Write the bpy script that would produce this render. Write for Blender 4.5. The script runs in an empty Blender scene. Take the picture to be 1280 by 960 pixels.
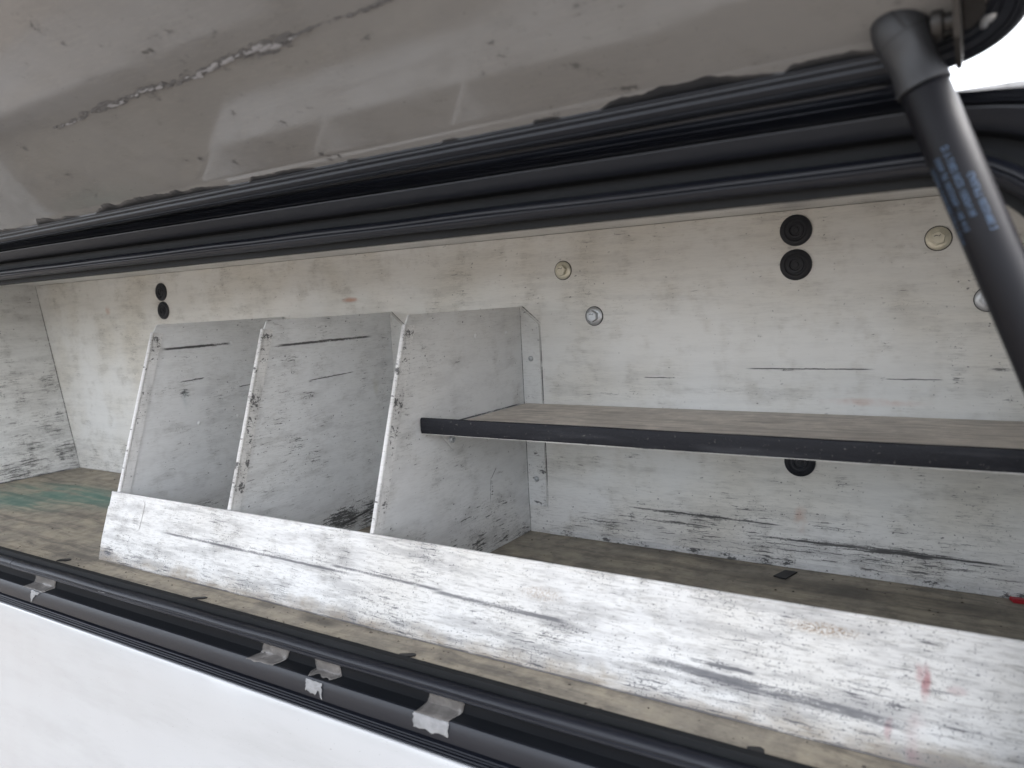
import bpy, bmesh, math, random
from mathutils import Vector, Matrix, noise as mnoise
random.seed(7)
scene = bpy.context.scene
col = scene.collection

# ---------------------------------------------------------------- camera
cam = bpy.data.cameras.new('camera')
cam.sensor_width = 36.0
cam.lens = 27.24
cam.clip_start = 0.01
cam.clip_end = 3000
cam.dof.use_dof = True
cam.dof.focus_distance = 1.12
cam.dof.aperture_fstop = 7.0
co = bpy.data.objects.new('camera', cam)
col.objects.link(co)
CR = Vector((0.8405679, 0.53930681, -0.05092897))
CU = Vector((-0.0176703, 0.12126347, 0.99246306))
CF = Vector((-0.54141792, 0.83333267, -0.11145989))
CP = Vector((0.62029, -0.98896, 0.36090))
co.matrix_world = Matrix(((CR.x, CU.x, -CF.x, CP.x), (CR.y, CU.y, -CF.y, CP.y), (CR.z, CU.z, -CF.z, CP.z), (0, 0, 0, 1)))
scene.camera = co
scene.render.resolution_x, scene.render.resolution_y = 1024, 768

# ---------------------------------------------------------------- sky, sun, exposure (bright overcast day)
SUN_EL, SUN_AZ = math.radians(58), math.radians(60)     # azimuth measured from +Y towards +X
world = bpy.data.worlds.new('World')
scene.world = world
world.use_nodes = True
wn = world.node_tree
for n in list(wn.nodes):
    wn.nodes.remove(n)
wo = wn.nodes.new('ShaderNodeOutputWorld')
bg = wn.nodes.new('ShaderNodeBackground')
sky = wn.nodes.new('ShaderNodeTexSky')
sky.sky_type = 'NISHITA'
sky.sun_disc = False
sky.sun_elevation = SUN_EL
sky.sun_rotation = SUN_AZ
sky.air_density = 0.7
sky.dust_density = 4.0
sky.ozone_density = 0.6
bg.inputs['Strength'].default_value = 0.15
hs = wn.nodes.new('ShaderNodeHueSaturation')      # cloud cover takes most of the blue out of the whole sky
hs.inputs['Saturation'].default_value = 0.30
wn.links.new(sky.outputs[0], hs.inputs['Color'])
wn.links.new(hs.outputs[0], bg.inputs[0])
wn.links.new(bg.outputs[0], wo.inputs[0])
sl = bpy.data.lights.new('sun', 'SUN')
sl.energy = 0.5
sl.angle = math.radians(30)
sl.color = (1.0, 0.985, 0.96)
so = bpy.data.objects.new('sun', sl)
col.objects.link(so)
sdir = Vector((math.sin(SUN_AZ) * math.cos(SUN_EL), math.cos(SUN_AZ) * math.cos(SUN_EL), math.sin(SUN_EL)))
so.rotation_euler = sdir.to_track_quat('Z', 'Y').to_euler()
so.location = sdir * 5
vs = scene.view_settings
vs.view_transform = 'Standard'
vs.look = 'None'
vs.exposure = 2.8
vs.gamma = 1.0
vs.use_curve_mapping = False
scene.render.engine = 'CYCLES'
scene.cycles.max_bounces = 4
scene.cycles.diffuse_bounces = 3

# wear marks: (u, v, half width, half height, strength) in metres on each surface
MARKS = {'back': [(0.4102, 0.2549, 0.0776, 0.0014, 1.0), (0.2175, 0.2417, 0.0237, 0.0012, 0.9), (0.5261, 0.2435, 0.0307, 0.0015, 0.8), (0.6109, 0.2552, 0.0173, 0.0041, 0.8), (0.1567, 0.2182, 0.0492, 0.003, 0.6), (0.5699, 0.2616, 0.014, 0.06, 0.5), (0.6104, 0.2267, 0.03, 0.02, 0.42), (0.5685, 0.2436, 0.008, 0.006, 0.8), (0.2715, 0.0545, 0.1135, 0.0046, 0.9), (0.234, 0.0405, 0.0519, 0.0048, 0.75), (0.4822, 0.0362, 0.1535, 0.0064, 1.0), (0.4456, 0.0572, 0.046, 0.0035, 0.7), (0.4739, 0.0271, 0.28, 0.03, 0.55), (0.447, 0.114, 0.016, 0.018, 0.62), (0.1698, 0.0426, 0.01, 0.01, 0.7), (0.5336, 0.1265, 0.01, 0.03, 0.5), (0.1188, 0.0308, 0.07, 0.02, 0.5), (0.173, 0.1298, 0.02, 0.006, 0.7), (0.1162, 0.1224, 0.03, 0.006, 0.5), (-1.3457, 0.1254, 0.02, 0.03, 0.62), (-1.2398, 0.1102, 0.02, 0.02, 0.5), (-1.2575, 0.2298, 0.012, 0.03, 0.42), (-1.1481, 0.0537, 0.03, 0.01, 0.6), (-1.1017, 0.3774, 0.012, 0.01, 0.4), (0.1438, 0.3276, 0.05, 0.04, 0.3), (0.3035, 0.3485, 0.2, 0.01, 0.25), (0.3871, 0.2539, 0.02, 0.003, 0.8), (0.4996, 0.2846, 0.012, 0.008, 0.55), (0.3534, 0.2962, 0.006, 0.004, 0.6), (0.327, 0.2245, 0.12, 0.008, 0.42)],
 'backc': [(-0.348, 0.37, 0.022, 0.005, 0.7), (-1.1017, 0.3774, 0.012, 0.012, 0.5), (0.4827, 0.2157, 0.06, 0.006, 0.3), (0.3997, 0.0634, 0.01, 0.02, 0.4)],
 'end': [(-0.1222, 0.1265, 0.03, 0.02, 0.6), (-0.0191, 0.1252, 0.02, 0.03, 0.6), (-0.1596, 0.0228, 0.12, 0.015, 0.6), (-0.1134, -0.0021, 0.1, 0.02, 0.5)],
 'div1': [(-0.179, 0.306, 0.075, 0.0037, 1.0), (-0.2194, 0.2307, 0.014, 0.012, 0.75), (-0.2052, 0.2515, 0.03, 0.003, 0.7), (-0.0863, 0.2303, 0.03, 0.002, 0.7), (-0.2132, 0.0404, 0.06, 0.012, 0.62), (-0.3053, 0.1754, 0.005, 0.012, 0.8), (-0.1558, 0.28, 0.02, 0.01, 0.45)],
 'div1c': [(-0.2191, 0.22, 0.01, 0.02, 0.5)],
 'div2': [(-0.1481, 0.3089, 0.1052, 0.003, 1.0), (-0.1945, 0.2314, 0.03, 0.01, 0.6), (-0.1965, 0.1373, 0.035, 0.02, 0.52), (-0.1413, 0.0286, 0.06, 0.028, 0.95), (-0.2638, 0.211, 0.02, 0.02, 0.4), (-0.1434, 0.2543, 0.05, 0.004, 0.6), (-0.0873, 0.0246, 0.03, 0.04, 0.8)],
 'div2c': [(-0.0471, 0.2302, 0.008, 0.02, 0.3)],
 'div3': [(-0.133, 0.0651, 0.1, 0.03, 0.42), (-0.1005, 0.0917, 0.004, 0.02, 0.7), (-0.0781, 0.1101, 0.02, 0.003, 0.6), (0.0098, 0.3435, 0.03, 0.02, 0.45), (-0.1709, 0.0641, 0.03, 0.008, 0.55), (-0.0504, 0.0615, 0.02, 0.01, 0.55)],
 'lip': [(-0.2066, 0.0555, 0.1939, 0.0066, 0.6), (-0.2437, 0.0531, 0.0655, 0.0043, 0.7), (0.0394, 0.0567, 0.0783, 0.0078, 0.62), (0.1843, 0.0496, 0.0886, 0.0071, 0.7), (0.2634, 0.0429, 0.0441, 0.0077, 0.72), (0.4543, 0.0287, 0.113, 0.0086, 0.85), (0.4166, 0.0392, 0.0315, 0.0066, 0.75), (0.5916, 0.0314, 0.0408, 0.0115, 0.62), (0.5988, 0.071, 0.033, 0.006, 0.55), (0.5869, 0.0413, 0.031, 0.0092, 0.5), (-0.5092, 0.0153, 0.02, 0.012, 0.9), (-0.4544, 0.0628, 0.015, 0.02, 0.6), (0.5507, 0.0371, 0.012, 0.008, 0.8), (0.374, 0.0423, 0.012, 0.01, 0.7), (0.254, 0.0571, 0.05, 0.02, 0.45), (0.2485, 0.0325, 0.03, 0.01, 0.7), (0.4548, 0.0801, 0.03, 0.015, 0.5), (0.496, 0.0822, 0.04, 0.006, 0.6)],
 'lipc': [(0.5705, 0.0578, 0.004, 0.015, 0.6), (0.547, 0.0208, 0.003, 0.01, 0.7), (0.591, 0.0566, 0.008, 0.004, 0.25), (0.565, 0.0185, 0.008, 0.02, 0.4), (0.566, 0.0635, 0.004, 0.008, 0.4)],
 'lipb': [(0.496, 0.0822, 0.035, 0.006, 0.7), (0.2342, 0.0686, 0.03, 0.008, 0.4)],
 'floor': [(0.0183, -0.0651, 0.0078, 0.0217, 0.0), (0.4986, -0.0528, 0.2, 0.03, 0.7), (0.2805, -0.019, 0.12, 0.02, 0.5), (-0.0494, -0.3927, 0.05, 0.012, 0.8), (-0.5083, -0.3762, 0.03, 0.012, 0.8)],
 'floorc': [(-1.0174, -0.1675, 0.28, 0.07, 1.0), (-1.0885, -0.2433, 0.22, 0.06, 0.8)]}

# ---------------------------------------------------------------- node helpers
class NT:
    def __init__(s, name):
        s.m = bpy.data.materials.new(name)
        s.m.use_nodes = True
        s.t = s.m.node_tree
        s.b = s.t.nodes['Principled BSDF']
    def lk(s, a, b):
        if isinstance(a, (int, float, tuple, list)):
            b.default_value = a
        else:
            s.t.links.new(a, b)
    def math(s, op, a, b=0.0, clamp=False):
        n = s.t.nodes.new('ShaderNodeMath'); n.operation = op; n.use_clamp = clamp
        s.lk(a, n.inputs[0]); s.lk(b, n.inputs[1])
        return n.outputs[0]
    def vec(s, op, a, b=(0, 0, 0), c=None):
        n = s.t.nodes.new('ShaderNodeVectorMath'); n.operation = op
        s.lk(a, n.inputs[0]); s.lk(b, n.inputs[1])
        if c is not None: s.lk(c, n.inputs[2])
        return n.outputs['Value'] if op in ('LENGTH', 'DOT_PRODUCT') else n.outputs[0]
    def ramp(s, v, a, b, c=0.0, d=1.0, smooth=True):
        n = s.t.nodes.new('ShaderNodeMapRange')
        n.interpolation_type = 'SMOOTHSTEP' if smooth else 'LINEAR'
        s.lk(v, n.inputs[0])
        for i, x in enumerate((a, b, c, d)): s.lk(x, n.inputs[i + 1])
        return n.outputs[0]
    def noise(s, v, scale, detail=4.0, rough=0.55, dims='3D'):
        n = s.t.nodes.new('ShaderNodeTexNoise'); n.noise_dimensions = dims
        s.lk(v, n.inputs['Vector']); n.inputs['Scale'].default_value = scale
        n.inputs['Detail'].default_value = detail; n.inputs['Roughness'].default_value = rough
        return n.outputs['Fac']
    def mix(s, f, a, b):
        n = s.t.nodes.new('ShaderNodeMix'); n.data_type = 'RGBA'
        s.lk(f, n.inputs['Factor'])
        s.lk(a if not isinstance(a, tuple) else a + (1,), n.inputs[6])
        s.lk(b if not isinstance(b, tuple) else b + (1,), n.inputs[7])
        return n.outputs[2]
    def pos(s):
        return s.t.nodes.new('ShaderNodeNewGeometry').outputs['Position']
    def uv(s, axes):
        n = s.t.nodes.new('ShaderNodeSeparateXYZ'); s.lk(s.pos(), n.inputs[0])
        c = s.t.nodes.new('ShaderNodeCombineXYZ')
        for i, a in enumerate(axes): s.lk(n.outputs['xyz'.index(a)], c.inputs[i])
        s.sep = n
        return c.outputs[0]
    def bump(s, h, strength, dist):
        n = s.t.nodes.new('ShaderNodeBump'); n.inputs['Strength'].default_value = strength
        n.inputs['Distance'].default_value = dist
        s.lk(h, n.inputs['Height']); s.lk(n.outputs[0], s.b.inputs['Normal'])
    def set(s, **k):
        for a, v in k.items():
            i = s.b.inputs[a.replace('_', ' ')]
            if isinstance(v, tuple) and len(v) == 3: v = v + (1,)
            s.lk(v, i)
    def blob(s, uv, mk):
        cu, cv, hu, hv, st = mk
        q = s.vec('MULTIPLY_ADD', uv, (1 / hu, 1 / hv, 0), (-cu / hu, -cv / hv, 0))
        return s.ramp(s.vec('LENGTH', q), 0.25, 1.15, st, 0.0)
    def line(s, uv, mk):
        cu, cv, hu, hv, ang = mk
        ca, sa = math.cos(ang), math.sin(ang)
        q = s.vec('SUBTRACT', uv, (cu, cv, 0))
        a = s.math('ABSOLUTE', s.vec('DOT_PRODUCT', q, (ca / hu, sa / hu, 0)))
        b = s.math('ABSOLUTE', s.vec('DOT_PRODUCT', q, (-sa / hv, ca / hv, 0)))
        return s.math('MULTIPLY', s.ramp(a, .80, 1.0, 1.0, 0.0), s.ramp(b, .45, 1.15, 1.0, 0.0))
    def dots(s, uv, scale, dens):
        n = s.t.nodes.new('ShaderNodeTexVoronoi'); n.voronoi_dimensions = '2D'
        s.lk(uv, n.inputs['Vector']); n.inputs['Scale'].default_value = scale
        sp = s.t.nodes.new('ShaderNodeSeparateColor'); s.lk(n.outputs['Color'], sp.inputs[0])
        r = s.math('MULTIPLY', s.math('POWER', sp.outputs[0], 7.0), dens)
        return s.ramp(s.math('SUBTRACT', r, n.outputs['Distance']), 0.0, .03)
    def blobs(s, uv, lst):
        r = None
        for mk in lst:
            b = s.blob(uv, mk)
            r = b if r is None else s.math('MAXIMUM', r, b)
        return r

def paint(name, axes, base=(.73, .735, .72), tint=(.61, .59, .55), marks=(), cmarks=(), ccol=(.45, .12, .06), bmarks=(), lines=(),
          dens=0.12, grad=None, streak=(18, 330), rough=.33, scuff=(.035, .035, .036), smear=.45, warm=.5, wave=.12, spec=.5, brown=None,
          soft=0.0, dotd=.15, contrast=.34, linea=.92, grain=.55, spk_s=360, smc=(.20, .195, .19)):
    t = NT(name)
    uv0 = t.uv(axes)
    p3 = t.pos()
    mf = t.noise(p3, 24, 3, .62)
    off = t.math('MULTIPLY', t.math('SUBTRACT', t.noise(uv0, 75, 1, .6, '2D'), .5), .006)
    cmb = t.t.nodes.new('ShaderNodeCombineXYZ'); t.lk(off, cmb.inputs[0]); t.lk(t.math('MULTIPLY', off, .35), cmb.inputs[1])
    uv = t.vec('ADD', uv0, cmb.outputs[0])
    lf = t.noise(p3, 5.5, 2, .6)
    D = t.math('ADD', t.math('MULTIPLY', t.ramp(lf, .36, .68), .26), t.math('MULTIPLY', t.ramp(mf, .42, .72), .34))
    D = t.math('ADD', D, dens - .10)
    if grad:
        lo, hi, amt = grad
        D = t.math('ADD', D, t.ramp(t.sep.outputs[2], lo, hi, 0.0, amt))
    if marks:
        mk = t.blobs(uv, marks)
        D = t.math('MAXIMUM', D, t.math('ADD', mk, t.math('MULTIPLY', D, .35)))
    # scuffs dragged along the surface
    ns = t.noise(t.vec('MULTIPLY', uv, (streak[0], streak[1], 1)), 1.0, 5, .74, '2D')
    thr = t.math('SUBTRACT', .80, t.math('MULTIPLY', D, contrast))
    sc = t.ramp(t.math('SUBTRACT', ns, thr), 0.0, .05 + soft)
    # chips and specks
    sp = t.noise(uv, spk_s, 2, .75, '2D')
    thr2 = t.math('SUBTRACT', .82, t.math('MULTIPLY', D, .26))
    spk = t.ramp(t.math('SUBTRACT', sp, thr2), 0.0, .05)
    dt = t.math('MULTIPLY', t.dots(t.vec('MULTIPLY', t.vec('ADD', uv, t.vec('MULTIPLY', cmb.outputs[0], (.8, 1.2, 0))), (1, 1.25, 1)), 95, dotd), t.ramp(D, .1, .45, .25, 1.0))
    # rubbed grey smears
    sm = t.noise(t.vec('MULTIPLY', uv, (streak[0] * .45, streak[1] * .16, 1)), 1.0, 4, .68, '2D')
    sma = t.math('MULTIPLY', t.math('MULTIPLY', t.ramp(sm, .40, .72), t.math('ADD', D, .08)), smear, clamp=True)
    c = t.mix(t.math('MULTIPLY', t.ramp(lf, .35, .75), warm), base, tint)
    c = t.mix(t.math('MULTIPLY', t.ramp(mf, .48, .75), warm * .5), c, tuple(x * .82 for x in tint))
    if brown:
        lo, hi, bc = brown
        bn = t.math('MULTIPLY', t.ramp(t.math('ADD', t.sep.outputs[2], t.math('MULTIPLY', t.math('SUBTRACT', mf, .5), .05)), lo, hi, 0.0, 1.0), t.ramp(sm, .3, .6, .3, 1.0))
        c = t.mix(bn, c, bc)
    c = t.mix(t.math('MULTIPLY', t.ramp(t.noise(t.vec('MULTIPLY', uv0, (60, 420, 1)), 1.0, 2, .7, '2D'), .46, .74), t.math('MULTIPLY', D, grain), clamp=True), c, (.33, .315, .285))
    c = t.mix(sma, c, smc)
    if bmarks:
        c = t.mix(t.math('MULTIPLY', t.blobs(uv, bmarks), t.ramp(sp, .42, .6)), c, (.30, .19, .09))
    if cmarks:
        c = t.mix(t.math('MULTIPLY', t.blobs(uv, cmarks), t.ramp(mf, .3, .62)), c, ccol)
    dk = t.math('MAXIMUM', t.math('MULTIPLY', sc, .85), t.math('MAXIMUM', t.math('MULTIPLY', spk, .75), t.math('MULTIPLY', dt, .75)))
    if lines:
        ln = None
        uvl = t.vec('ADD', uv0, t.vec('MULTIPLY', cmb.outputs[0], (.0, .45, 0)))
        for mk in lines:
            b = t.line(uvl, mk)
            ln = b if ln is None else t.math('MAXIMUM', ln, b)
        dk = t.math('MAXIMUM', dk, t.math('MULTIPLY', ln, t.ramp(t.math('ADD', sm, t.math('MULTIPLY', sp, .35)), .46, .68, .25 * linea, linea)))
    c = t.mix(dk, c, scuff)
    r = t.math('ADD', t.math('ADD', rough, t.math('MULTIPLY', dk, .35)), t.math('MULTIPLY', sma, .5), clamp=True)
    t.set(Base_Color=c, Roughness=r)
    t.b.inputs['Specular IOR Level'].default_value = spec
    t.bump(t.noise(p3, 6.5, 1, .5), wave, .02)
    return t.m

def rubber(name, c=(.0055, .007, .012), rough=.36, dust=.07, spec=.5, bs=.15):
    t = NT(name)
    p = t.pos()
    n1 = t.noise(t.vec('MULTIPLY', p, (6, 60, 60)), 1.0, 5, .6)
    n2 = t.noise(p, 240, 3, .6)
    d = t.math('MULTIPLY', t.ramp(n1, .45, .75), dust)
    cc = t.mix(d, c, (.10, .105, .115))
    cc = t.mix(t.math('MULTIPLY', t.ramp(n2, .66, .74), dust), cc, (.25, .24, .22))
    t.set(Base_Color=cc, Roughness=t.math('ADD', rough, t.math('MULTIPLY', n1, .2)))
    t.b.inputs['Specular IOR Level'].default_value = spec
    t.bump(n2, bs, .001)
    return t.m

def plain(name, c, rough=.4, metal=0.0, var=.2, scale=60, bump=.1):
    t = NT(name)
    p = t.pos()
    n = t.noise(p, scale, 4, .6)
    t.set(Base_Color=t.mix(t.math('MULTIPLY', n, var * 2), c, tuple(x * .45 for x in c)), Roughness=t.math('ADD', rough - .08, t.math('MULTIPLY', n, .2)), Metallic=metal)
    if bump: t.bump(n, bump, .001)
    return t.m

def grime(name, axes, a, b, dark, marks=(), cmarks=(), ccol=(.05, .26, .21), streak=(4, 45), rough=.6, patch=.7, teal=.6):
    """dirty wood-brown liner on floor and shelf, dragged along the length of the box"""
    t = NT(name)
    uv0 = t.uv(axes)
    p = t.pos()
    wv = t.t.nodes.new('ShaderNodeTexNoise'); t.lk(p, wv.inputs['Vector']); wv.inputs['Scale'].default_value = 8; wv.inputs['Detail'].default_value = 2
    uv = t.vec('ADD', uv0, t.vec('MULTIPLY', t.vec('SUBTRACT', wv.outputs['Color'], (.5, .5, .5)), (.10, .035, 0)))
    n1 = t.noise(t.vec('MULTIPLY', uv, (streak[0], streak[1], 1)), 1.0, 6, .65, '2D')
    n2 = t.noise(p, 9, 5, .65)
    n3 = t.noise(p, 130, 4, .7)
    n4 = t.noise(t.vec('MULTIPLY', uv, (26, 260, 1)), 1.0, 5, .7, '2D')
    c = t.mix(t.ramp(n2, .38, .60), a, b)
    c = t.mix(t.math('MULTIPLY', t.ramp(n1, .44, .70), .8), c, dark)
    n5 = t.noise(p, 38, 4, .7)
    c = t.mix(t.math('MULTIPLY', t.ramp(n5, .48, .66), patch), c, tuple(x * .8 for x in dark))
    c = t.mix(t.math('MULTIPLY', t.ramp(n5, .50, .30), .35), c, tuple(min(1, x * 1.35) for x in a))
    c = t.mix(t.math('MULTIPLY', t.ramp(n4, .56, .72), .45), c, dark)
    c = t.mix(t.math('MULTIPLY', t.ramp(n3, .56, .7), .30), c, (.42, .40, .36))
    if marks:
        m = t.blobs(uv, marks)
        c = t.mix(t.math('MULTIPLY', m, t.ramp(n2, .25, .6, .35, 1.0)), c, tuple(x * .45 for x in dark))
    if cmarks:
        m = t.blobs(uv, cmarks)
        c = t.mix(t.math('MULTIPLY', t.math('MULTIPLY', m, teal), t.ramp(t.math('ADD', n1, t.math('MULTIPLY', n2, .5)), .52, .85)), c, ccol)
    t.set(Base_Color=c, Roughness=t.math('ADD', rough - .1, t.math('MULTIPLY', n1, .25)))
    t.bump(n3, .3, .0012)
    return t.m

# ---------------------------------------------------------------- materials
M = {}
DIV = dict(grad=(.09, .0, .28), streak=(34, 340), base=(.74, .75, .75), tint=(.63, .63, .61), rough=.38)
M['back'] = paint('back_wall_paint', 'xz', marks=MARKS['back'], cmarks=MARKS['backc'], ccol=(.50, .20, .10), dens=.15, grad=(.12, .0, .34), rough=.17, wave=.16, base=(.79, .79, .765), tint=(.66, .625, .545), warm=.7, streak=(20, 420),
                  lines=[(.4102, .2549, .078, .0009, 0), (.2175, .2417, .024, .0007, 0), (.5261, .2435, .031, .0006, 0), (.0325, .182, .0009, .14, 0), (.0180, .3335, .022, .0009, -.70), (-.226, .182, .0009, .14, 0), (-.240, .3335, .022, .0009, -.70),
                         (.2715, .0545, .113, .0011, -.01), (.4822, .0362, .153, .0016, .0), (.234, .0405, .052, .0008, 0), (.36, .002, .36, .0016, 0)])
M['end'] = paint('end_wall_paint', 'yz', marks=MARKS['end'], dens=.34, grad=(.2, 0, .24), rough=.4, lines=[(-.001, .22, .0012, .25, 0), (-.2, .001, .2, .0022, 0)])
M['div1'] = paint('divider_paint', 'yz', marks=MARKS['div1'], cmarks=MARKS['div1c'], ccol=(.10, .20, .22), dens=.24, lines=[(-.1890, .306, .068, .0022, 0), (-.267, .307, .010, .0020, 0), (-.0863, .2303, .03, .001, .05), (-.2052, .2515, .025, .001, .05)], **DIV)
M['div2'] = paint('divider_paint', 'yz', marks=MARKS['div2'], cmarks=MARKS['div2c'], ccol=(.30, .28, .12), dens=.27, lines=[(-.1481, .3089, .103, .0020, .0), (-.267, .307, .010, .0022, 0), (-.1434, .2543, .05, .0009, .03), (-.16, .018, .09, .002, .12)], **DIV)
M['div3'] = paint('divider_paint', 'yz', marks=MARKS['div3'], dens=.22, grad=(.10, .0, .24), streak=(32, 300), base=(.74, .745, .74), tint=(.61, .595, .55), rough=.38, lines=[(-.002, .17, .0014, .18, 0), (-.13, .2008, .12, .0012, 0), (-.104, .090, .0006, .018, -.12), (-.094, .112, .010, .0006, .75)])
M['hem'] = paint('hem_paint', 'yz', dens=.42, streak=(60, 60), base=(.78, .78, .77), rough=.35)
M['flange'] = paint('flange_paint', 'xz', dens=.34, grad=(.12, 0, .2), streak=(40, 120))
M['lip'] = paint('front_panel_paint', 'xz', marks=MARKS['lip'], cmarks=MARKS['lipc'], ccol=(.30, .03, .05), bmarks=MARKS['lipb'], dens=.44, grad=(.06, .0, .22), streak=(20, 430), base=(.75, .75, .735), tint=(.62, .595, .54), scuff=(.085, .087, .10), smear=.85, smc=(.31, .305, .30), warm=.65, rough=.5, spec=.25, soft=.07, contrast=.31, dotd=.10, linea=.75, grain=.75, spk_s=420, brown=(.022, -.004, (.34, .28, .20)),
                 lines=[(-.2, .053, .20, .0016, -.01), (.03, .055, .09, .0016, -.02), (.1843, .0496, .088, .0022, -.02), (.4543, .0290, .115, .0040, -.035), (.4166, .0392, .031, .0018, -.02), (.05, .0012, .6, .0012, 0)])
M['ceil'] = paint('ceiling_paint', 'xy', dens=.18, rough=.3)
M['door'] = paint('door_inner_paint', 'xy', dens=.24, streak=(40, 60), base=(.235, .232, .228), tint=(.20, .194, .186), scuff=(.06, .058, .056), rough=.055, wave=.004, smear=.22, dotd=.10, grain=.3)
M['floor'] = grime('floor_liner', 'xy', (.43, .375, .285), (.32, .285, .228), (.15, .135, .115), marks=MARKS['floor'][1:], cmarks=MARKS['floorc'], patch=.45)
M['shelf'] = grime('shelf_liner', 'xy', (.66, .60, .53), (.57, .52, .465), (.38, .345, .305), streak=(9, 120), patch=.22)
M['rubber'] = rubber('seal_rubber')
M['ledge'] = rubber('ledge_black', c=(.0065, .0085, .014), rough=.36, dust=.05, spec=.55)
M['recess'] = rubber('recess_black', c=(.004, .005, .007), rough=.5, dust=.04, spec=.3)
M['flangestrip'] = rubber('flange_black', c=(.006, .007, .008), rough=.6, dust=.08, spec=.3)
M['trim'] = rubber('trim_rubber', c=(.008, .009, .013), rough=.55, dust=.35, spec=.3, bs=.9)
M['grommet'] = plain('grommet_rubber', (.010, .012, .018), .5, var=.15)
M['sealant'] = plain('black_sealant', (.012, .013, .016), .32, bump=.3)
M['zinc'] = plain('zinc_plating', (.78, .75, .62), .34, .55, var=.25, scale=300)
M['steel'] = plain('dull_steel', (.62, .64, .66), .36, .7, var=.3, scale=300)
M['blackscrew'] = plain('black_screw', (.02, .02, .02), .4)
M['rivet'] = plain('painted_rivet', (.80, .80, .79), .3)
M['bracket'] = plain('bracket_metal', (.075, .07, .066), .45, .6, var=.4, scale=90)
M['tube'] = plain('strut_black_paint', (.006, .006, .008), .42, var=.1, bump=.02)
M['tube'].node_tree.nodes['Principled BSDF'].inputs['Specular IOR Level'].default_value = .2
M['socket'] = plain('socket_plastic', (.030, .031, .034), .42, var=.2)
M['rod'] = plain('polished_rod', (.55, .55, .56), .12, 1.0, var=.05, bump=0)
M['print'] = plain('blue_print', (.075, .13, .22), .5, var=.4, scale=900)
M['red'] = plain('red_plastic', (.42, .02, .03), .35)
M['chip'] = plain('black_chip', (.016, .016, .017), .55)
M['tape'] = plain('grey_tape', (.36, .34, .32), .28, var=.85, scale=90, bump=.4)
M['tapewhite'] = plain('white_tape', (.50, .51, .52), .3, var=.6, scale=120, bump=.4)
for k_ in ('tape', 'tapewhite'): M[k_].node_tree.nodes['Principled BSDF'].inputs['Alpha'].default_value = .68
def body_paint():
    t = NT('white_body_paint')
    p = t.pos()
    dirt = t.noise(t.vec('MULTIPLY', p, (5, 5, 30)), 1.0, 5, .65)
    spk = t.ramp(t.noise(p, 420, 2, .7), .70, .76)
    c = t.mix(t.math('MULTIPLY', t.ramp(dirt, .42, .75), .35), (.47, .48, .485), (.36, .365, .36))
    c = t.mix(t.math('MULTIPLY', spk, .6), c, (.12, .115, .10))
    t.set(Base_Color=c, Roughness=.16)
    t.b.inputs['Coat Weight'].default_value = 1.0
    t.b.inputs['Coat Roughness'].default_value = .03
    t.bump(t.noise(p, 5, 2), .35, .03)
    return t.m
M['body'] = body_paint()
def ground_mat():
    t = NT('concrete_yard')
    p = t.pos()
    n = t.noise(p, 3, 6, .65)
    t.set(Base_Color=t.mix(n, (.125, .110, .095), (.09, .080, .070)), Roughness=.9)
    t.bump(t.noise(p, 60, 4), .3, .01)
    return t.m
M['ground'] = ground_mat()

# ---------------------------------------------------------------- mesh helpers
def bm_obj(name, bm, mat, parent=None, smooth=None):
    bmesh.ops.recalc_face_normals(bm, faces=bm.faces)
    me = bpy.data.meshes.new(name)
    L = Vector(parent_world(parent)) if parent else Vector((0, 0, 0))
    bmesh.ops.translate(bm, verts=bm.verts, vec=-L)
    bm.to_mesh(me); bm.free()
    me.materials.append(M[mat] if isinstance(mat, str) else mat)
    if smooth:
        me.polygons.foreach_set('use_smooth', [True] * len(me.polygons))
        me.set_sharp_from_angle(angle=math.radians(smooth))
    o = bpy.data.objects.new(name, me)
    col.objects.link(o)
    if parent: o.parent = parent
    return o
def parent_world(o):
    v = Vector(o.location)
    while o.parent:
        o = o.parent; v += Vector(o.location)
    return v
def thing(name, label, cat, loc, group=None):
    o = bpy.data.objects.new(name, None)
    o.empty_display_size = .02
    col.objects.link(o)
    o.location = loc
    return tag(o, label, cat, group)
def tag(o, label, cat, group=None):
    o['label'] = label; o['category'] = cat
    if group: o['group'] = group
    return o
def add_box(bm, x0, x1, y0, y1, z0, z1):
    v = [bm.verts.new((x, y, z)) for x in (x0, x1) for y in (y0, y1) for z in (z0, z1)]
    for f in ((0, 1, 3, 2), (4, 6, 7, 5), (0, 4, 5, 1), (2, 3, 7, 6), (0, 2, 6, 4), (1, 5, 7, 3)):
        bm.faces.new([v[i] for i in f])
def box(name, mat, parent, b, bev=0.0):
    bm = bmesh.new(); add_box(bm, *b)
    if bev: bmesh.ops.bevel(bm, geom=bm.edges[:], offset=bev, segments=2, affect='EDGES')
    return bm_obj(name, bm, mat, parent)
def slab(name, mat, parent, pts, n, th, bev=0.0):
    """flat polygon given by 3D points, thickened by th along n"""
    bm = bmesh.new()
    n = Vector(n)
    a = [bm.verts.new(Vector(p)) for p in pts]
    b = [bm.verts.new(Vector(p) + n * th) for p in pts]
    bm.faces.new(a); bm.faces.new(b[::-1])
    k = len(pts)
    for i in range(k): bm.faces.new((a[i], b[i], b[(i + 1) % k], a[(i + 1) % k]))
    if bev: bmesh.ops.bevel(bm, geom=bm.edges[:], offset=bev, segments=2, affect='EDGES')
    return bm_obj(name, bm, mat, parent)
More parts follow.
